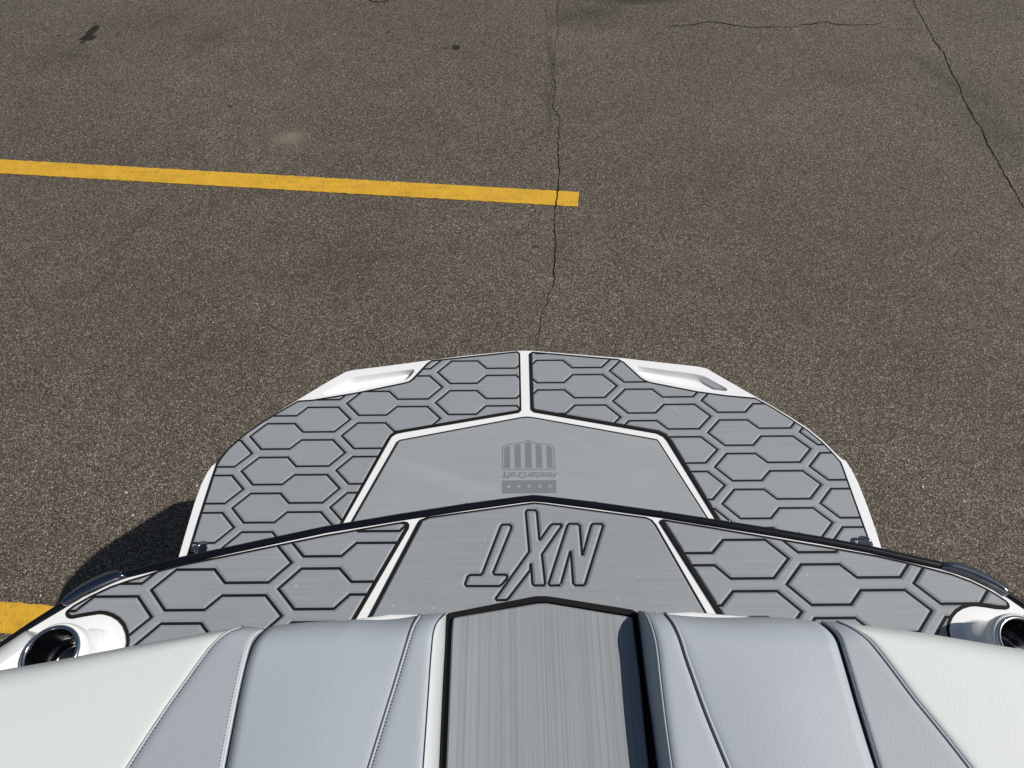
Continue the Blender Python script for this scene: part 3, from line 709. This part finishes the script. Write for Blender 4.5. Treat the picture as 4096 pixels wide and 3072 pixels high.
# ---- walkway hatch between the backrests
ZW = 1.54
wo = qD([(722, 1659), (757, 900), (757, 830), (762, 802), (775, 792), (800, 785), (1310, 686), (1340, 682), (1400, 682), (1440, 687), (1945, 768), (1978, 788), (1985, 850), (2030, 1200), (2085, 1659)])
wo = [(1724, 4300)] + wo + [(2781, 4300)]
P = ccw(xy(wo, ZW-.012))
hatch = mesh_obj('walkway_hatch', loft([(inset(P, .012), ZD-.002), (inset(P, .004), ZW-.05), (P, ZW-.030), (P, ZW-.016), (inset(P, .003), ZW-.012), (inset(P, .0125), ZW-.010), (inset(P, .014), ZW-.016), (inset(P, .0155), ZW-.010), (inset(P, .017), ZW-.006)]), M_black, boat)
wi = qD([(770, 1659), (800, 930), (806, 836), (815, 822), (835, 817), (1310, 736), (1340, 731), (1395, 729), (1430, 734), (1925, 816), (1942, 826), (1947, 850), (1990, 1200), (2035, 1659)])
wi = [(1740, 4300)] + wi + [(2730, 4300)]
P = ccw(xy(wi, ZW))
mesh_obj('foam_panel', loft([(P, ZW-.008), (P, ZW-.003), (inset(P, .0028), ZW)]), M_foamy, hatch)

# ---- backrest cushions
ZC = 1.60
YB = 4300
def ext_down(c, y=YB):
    a, b = c[-2], c[-1]; k = (y-b[1])/(b[1]-a[1]); return c+[(b[0]+(b[0]-a[0])*k, y)]
def panel(name, top, left, right, mat, parent, el, er, z=ZC, nu=40, nv=110, Rt=.05, skirt=.16, bulge=.0):
    """Coons patch between the measured edges; el/er: (kind, size) of the left/right border"""
    T = resample(chaikin(top, 2), nu+1); Lc = resample(chaikin(left, 2), nv+1); Rc = resample(chaikin(right, 2), nv+1)
    vs = []; fs = []; W = []; PX = []
    for j in range(nv+1):
        prow = []; v = (j/nv)**1.6; fj = v*nv; k = min(nv-1, int(fj)); fr = fj-k
        l = Lc[k].lerp(Lc[k+1], fr); r = Rc[k].lerp(Rc[k+1], fr); row = []
        for i in range(nu+1):
            # denser towards both borders
            u = .5-.5*math.cos(math.pi*i/nu); fi = u*nu; q = min(nu-1, int(fi)); t = T[q].lerp(T[q+1], fi-q); b = Lc[-1].lerp(Rc[-1], u)
            s = t*(1-v)+b*v+l*(1-u)+r*u-(T[0]*(1-u)*(1-v)+T[-1]*u*(1-v)+Lc[-1]*(1-u)*v+Rc[-1]*u*v)
            row.append(at(s.x, s.y, z)); prow.append((s.x, s.y))
        W.append(row); PX.append(prow)
    def drop(kind, size, d):
        if kind == 'round': return 0 if d >= size else size-math.sqrt(max(0, size*size-(size-d)**2))
        if kind == 'seam': return size*math.exp(-(d/.006)**1.3)
        return 0
    for j in range(nv+1):
        for i in range(nu+1):
            p = W[j][i]; dl = (p-W[j][0]).length; dr = (p-W[j][nu]).length; dt = (p-W[0][i]).length
            ed = min(p.y*0+10, max(0, dt))
            wd = max(.02, (W[j][nu]-W[j][0]).length)
            zz_ = p.z-drop(*el, dl)-drop(*er, dr)-drop('round', Rt, ed)+bulge*math.sin(math.pi*min(1, dl/wd))*min(1, dt/.12)
            vs.append(at(*PX[j][i], zz_))
    k = nu+1
    for j in range(nv):
        for i in range(nu): fs.append((j*k+i, j*k+i+1, (j+1)*k+i+1, (j+1)*k+i))
    m = len(vs)                                  # rear face hanging down from the top edge
    for d in (.02, skirt):
        for i in range(nu+1): v = vs[i]; vs.append(Vector((v.x, v.y-.0*d, v.z-d)))
    for r_ in range(2):
        for i in range(nu):
            a = (i if r_ == 0 else m+i); b = m+r_*k+i; fs.append((a, a+1, b+1, b))
    def side(ii):
        m = len(vs)
        for j in range(nv+1): v = vs[j*k+ii]; vs.append(Vector((v.x, v.y, v.z-.10)))
        for j in range(nv): fs.append((j*k+ii, (j+1)*k+ii, m+j+1, m+j))
    if el[0] == 'round': side(0)
    if er[0] == 'round': side(nu)
    o = pydata(name, vs, fs, mat, parent, True)
    return o, W
def at_z(p, z): return Vector((p.x, p.y, z))
def seamline(name, pts, r, mat, parent, z=ZC-.0015, off=0, n=160, flat=1.0, Rt=.05):
    P = resample(chaikin(pts, 2), n); W = [at(p.x+off, p.y, z) for p in P]; y0 = W[0]
    out = []
    for p, q in zip(W, P):
        d = (p-y0).length; dz = 0 if d > Rt else Rt-math.sqrt(max(0, Rt*Rt-(Rt-d)**2))
        out.append(at(q.x+off, q.y, z-dz*.97))
    bm = bmesh.new(); tube(bm, out, r, 8, True, flat); return mesh_obj(name, bm, mat, parent, True)
def stitches(pts, parent, z=ZC, off=0, step=.0052, ln=.0036, r=.0007, Rt=.05, sk=.004, zfun=None):
    P = resample(chaikin(pts, 2), 900); W = [at(p.x+off, p.y, z) for p in P]; y0 = W[0]; bm = bmesh.new(); acc = 0; last = W[0]; seg = []
    def lift(p):
        d = (p-y0).length; dz = 0 if d > Rt else Rt-math.sqrt(max(0, Rt*Rt-(Rt-d)**2)); k = 1+(dz*.98+.0002)/(CAM_Z-z); return Vector((p.x*k, p.y*k, z-dz*.98-.0002))
    dist = 0
    for a, b in zip(W[:-1], W[1:]):
        if a.y < .02: break
        dist += (b-a).length; ph = dist % step
        if ph < ln: seg.append(lift(b))
        else:
            if len(seg) > 1: tube(bm, [seg[0], seg[-1]], r, 4)
            seg = []
    return mesh_obj('stitching', bm, M_thread, parent)

def cushion(label):
    return None
# outer left cushion (white + grey strip), inner left cushion, inner right, outer right
sL1 = ext_down(qC([(1440, 823), (1345, 855), (1265, 925), (1200, 1010), (1100, 1150), (1000, 1290), (880, 1470), (765, 1650)]))
eL2 = ext_down(qC([(1562, 838), (1520, 862), (1484, 905), (1462, 975), (1440, 1060), (1398, 1250), (1350, 1500), (1322, 1650)]))
eL3 = ext_down(qC([(1592, 826), (1545, 868), (1502, 925), (1478, 990), (1450, 1085), (1405, 1300), (1368, 1500), (1340, 1650)]))
sL3 = ext_down(qD([(612, 803), (565, 872), (530, 980), (465, 1200), (390, 1440), (325, 1650)]))
sL4 = ext_down(qD([(762, 795), (712, 845), (686, 905), (676, 1000), (665, 1140), (648, 1400), (630, 1650)]))
bL5 = ext_down(qD([(765, 808), (762, 850), (760, 905), (757, 1000), (748, 1140), (735, 1400), (724, 1650)]))
sR5 = ext_down(qE([(-28, 738), (0, 778), (28, 850), (50, 950), (70, 1150), (100, 1400), (135, 1650)]))
bR5 = ext_down(qD([(1976, 786), (1983, 850), (1996, 950), (2012, 1100), (2038, 1300), (2065, 1480), (2087, 1650)]))
sR4 = ext_down(qE([(85, 744), (138, 800), (180, 890), (212, 1000), (262, 1140), (330, 1330), (400, 1500), (462, 1650)]))
eR3 = ext_down(qE([(1000, 800), (1062, 845), (1105, 905), (1130, 990), (1160, 1090), (1205, 1250), (1265, 1450), (1330, 1650)]))
eR2 = ext_down(qE([(1012, 797), (1070, 828), (1120, 885), (1145, 970), (1180, 1085), (1230, 1260), (1288, 1450), (1347, 1650)]))
sR1 = ext_down(qE([(1112, 795), (1205, 832), (1290, 890), (1350, 960), (1450, 1090), (1560, 1240), (1680, 1385), (1785, 1515), (1890, 1650)]))
root = {}
def cush_root(nm, c, lab):
    o = bpy.data.objects.new(nm, None); C.objects.link(o); o.location = (0, 0, 0); attach(o, boat); o.empty_display_size = .1
    o['label'] = lab; return o
A_ = cush_root('backrest_cushion', 0, 'white outer backrest on the left with a grey edge strip')
B_ = cush_root('backrest_cushion', 0, 'grey inner backrest left of the walkway')
C_ = cush_root('backrest_cushion', 0, 'grey inner backrest right of the walkway')
D_ = cush_root('backrest_cushion', 0, 'white outer backrest on the right with a grey edge strip')
none = ('none', 0)
topL1 = [(-1500, 2950)] + qC([(0, 1080), (300, 1030), (750, 942), (1100, 880), (1350, 836), (1440, 823)])
panel('white_panel', topL1, ext_down([(-1500, 2950), (-1560, 3300)]), sL1, M_vw, A_, none, ('seam', .0035), nu=60, bulge=.006)
panel('grey_strip', qC([(1440, 823), (1480, 821), (1530, 828), (1562, 838)]), sL1, eL2, M_vg2, A_, ('seam', .0035), ('round', .009), nu=30)
panel('main_panel', qC([(1592, 826), (1620, 817), (1800, 795), (2060, 786)]) + qD([(150, 834), (350, 838), (480, 828), (612, 803)]), eL3, sL3, M_vg, B_, ('round', .015), ('seam', .003), nu=50, bulge=.006)
panel('side_panel', qD([(612, 803), (650, 799), (720, 794), (762, 795)]), sL3, sL4, M_vg, B_, ('seam', .003), ('seam', .004), nu=30)
panel('side_panel', qE([(-28, 738), (20, 739), (85, 744)]), sR5, sR4, M_vg, C_, ('seam', .004), ('seam', .003), nu=30)
panel('main_panel', qE([(85, 744), (110, 750), (250, 764), (400, 770), (550, 768), (700, 765), (860, 774), (950, 785), (1000, 800)]), sR4, eR3, M_vg, C_, ('seam', .003), ('round', .016), nu=50, bulge=.006)
panel('grey_strip', qE([(1012, 797), (1045, 792), (1080, 792), (1112, 795)]), eR2, sR1, M_vg2, D_, ('round', .009), ('seam', .0035), nu=30)
panel('white_panel', qE([(1112, 795), (1300, 821), (1600, 856), (1850, 900), (2212, 958)]) + [(5600, 2860)], sR1, ext_down([(5600, 2860), (5650, 3300)]), M_vw, D_, ('seam', .0035), none, nu=60, bulge=.006)
# inner side faces beside the walkway
def sideface(name, topc, botc, zt, zb, mat, parent, sgn, Rt=.05):
    n = 120; T = resample(chaikin(topc, 2), n); B = resample(chaikin(botc, 2), n); vs = []; fs = []; k = 9; y0 = at(T[0].x, T[0].y, zt)
    for a, b in zip(T, B):
        p = at(a.x, a.y, zt); q = at(b.x, b.y, zb); d = (p-y0).length; dz = 0 if d > Rt else Rt-math.sqrt(max(0, Rt*Rt-(Rt-d)**2))
        p = at(a.x, a.y, zt-dz*.97-.002)
        for j in range(k):
            t = j/(k-1); h = math.sin(t*math.pi/2); v = 1-math.cos(t*math.pi/2)
            vs.append(Vector((p.x+(q.x-p.x)*h, p.y+(q.y-p.y)*h, p.z+(min(q.z, p.z-.005)-p.z)*v)))
        vs.append(Vector((q.x, q.y, q.z-.1)))
    k += 1
    for i in range(n-1):
        for j in range(k-1): fs.append((i*k+j, i*k+j+1, (i+1)*k+j+1, (i+1)*k+j))
    return pydata(name, vs, fs, mat, parent, True)
sideface('inner_side', sL4, bL5, ZC, ZW-.012, M_vl, B_, 1)  # faces the sun; its brightness is painted with the lightened vinyl
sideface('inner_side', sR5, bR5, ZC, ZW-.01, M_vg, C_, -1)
# welts and stitching
seamline('welt', sL1, .0022, M_vg, A_, off=-5); stitches(sL1, A_, off=5, z=ZC-.001)
stitches(eL2, A_, off=-19, z=ZC)
seamline('edge_welt', eL2, .0022, M_vl, A_, z=ZC-.006, off=-3)  # sunlit rim of the strip, highlight painted by the lighter vinyl colour
seamline('welt', sL3, .0021, M_vg, B_, off=-5); stitches(sL3, B_, off=5, z=ZC-.001); seamline('seam_line', sL3, .0011, M_thread, B_, off=-12, z=ZC-.0008)
seamline('seam_line', sL4, .0012, M_thread, B_, z=ZC-.003)
seamline('seam_line', sR5, .0014, M_thread, C_, z=ZC-.0025); seamline('welt', sR5, .0026, M_vg, C_, z=ZC-.004, off=-6)
seamline('welt', sR4, .0026, M_vg, C_, off=4); seamline('seam_line', sR4, .0012, M_thread, C_, off=-5, z=ZC-.0008)
seamline('edge_welt', eR2, .0028, M_vg2, D_, z=ZC-.005, off=5)
seamline('welt', sR1, .0028, M_vg2, D_, off=-3); seamline('seam_line', sR1, .0012, M_thread, D_, off=6, z=ZC-.0008)
# dark structure under the cushions so that the gaps between them are closed
P = ccw([tuple(at(x, y, 1.47))[:2] for x, y in ((-800, 2960), (900, 2700), (1500, 2600), (2850, 2590), (3700, 2640), (4900, 2920), (5300, 4250), (-1300, 4250))])
mesh_obj('seat_base', loft([(P, ZD+.001), (P, 1.47)]), M_slot, boat)
S.cycles.max_bounces = 8
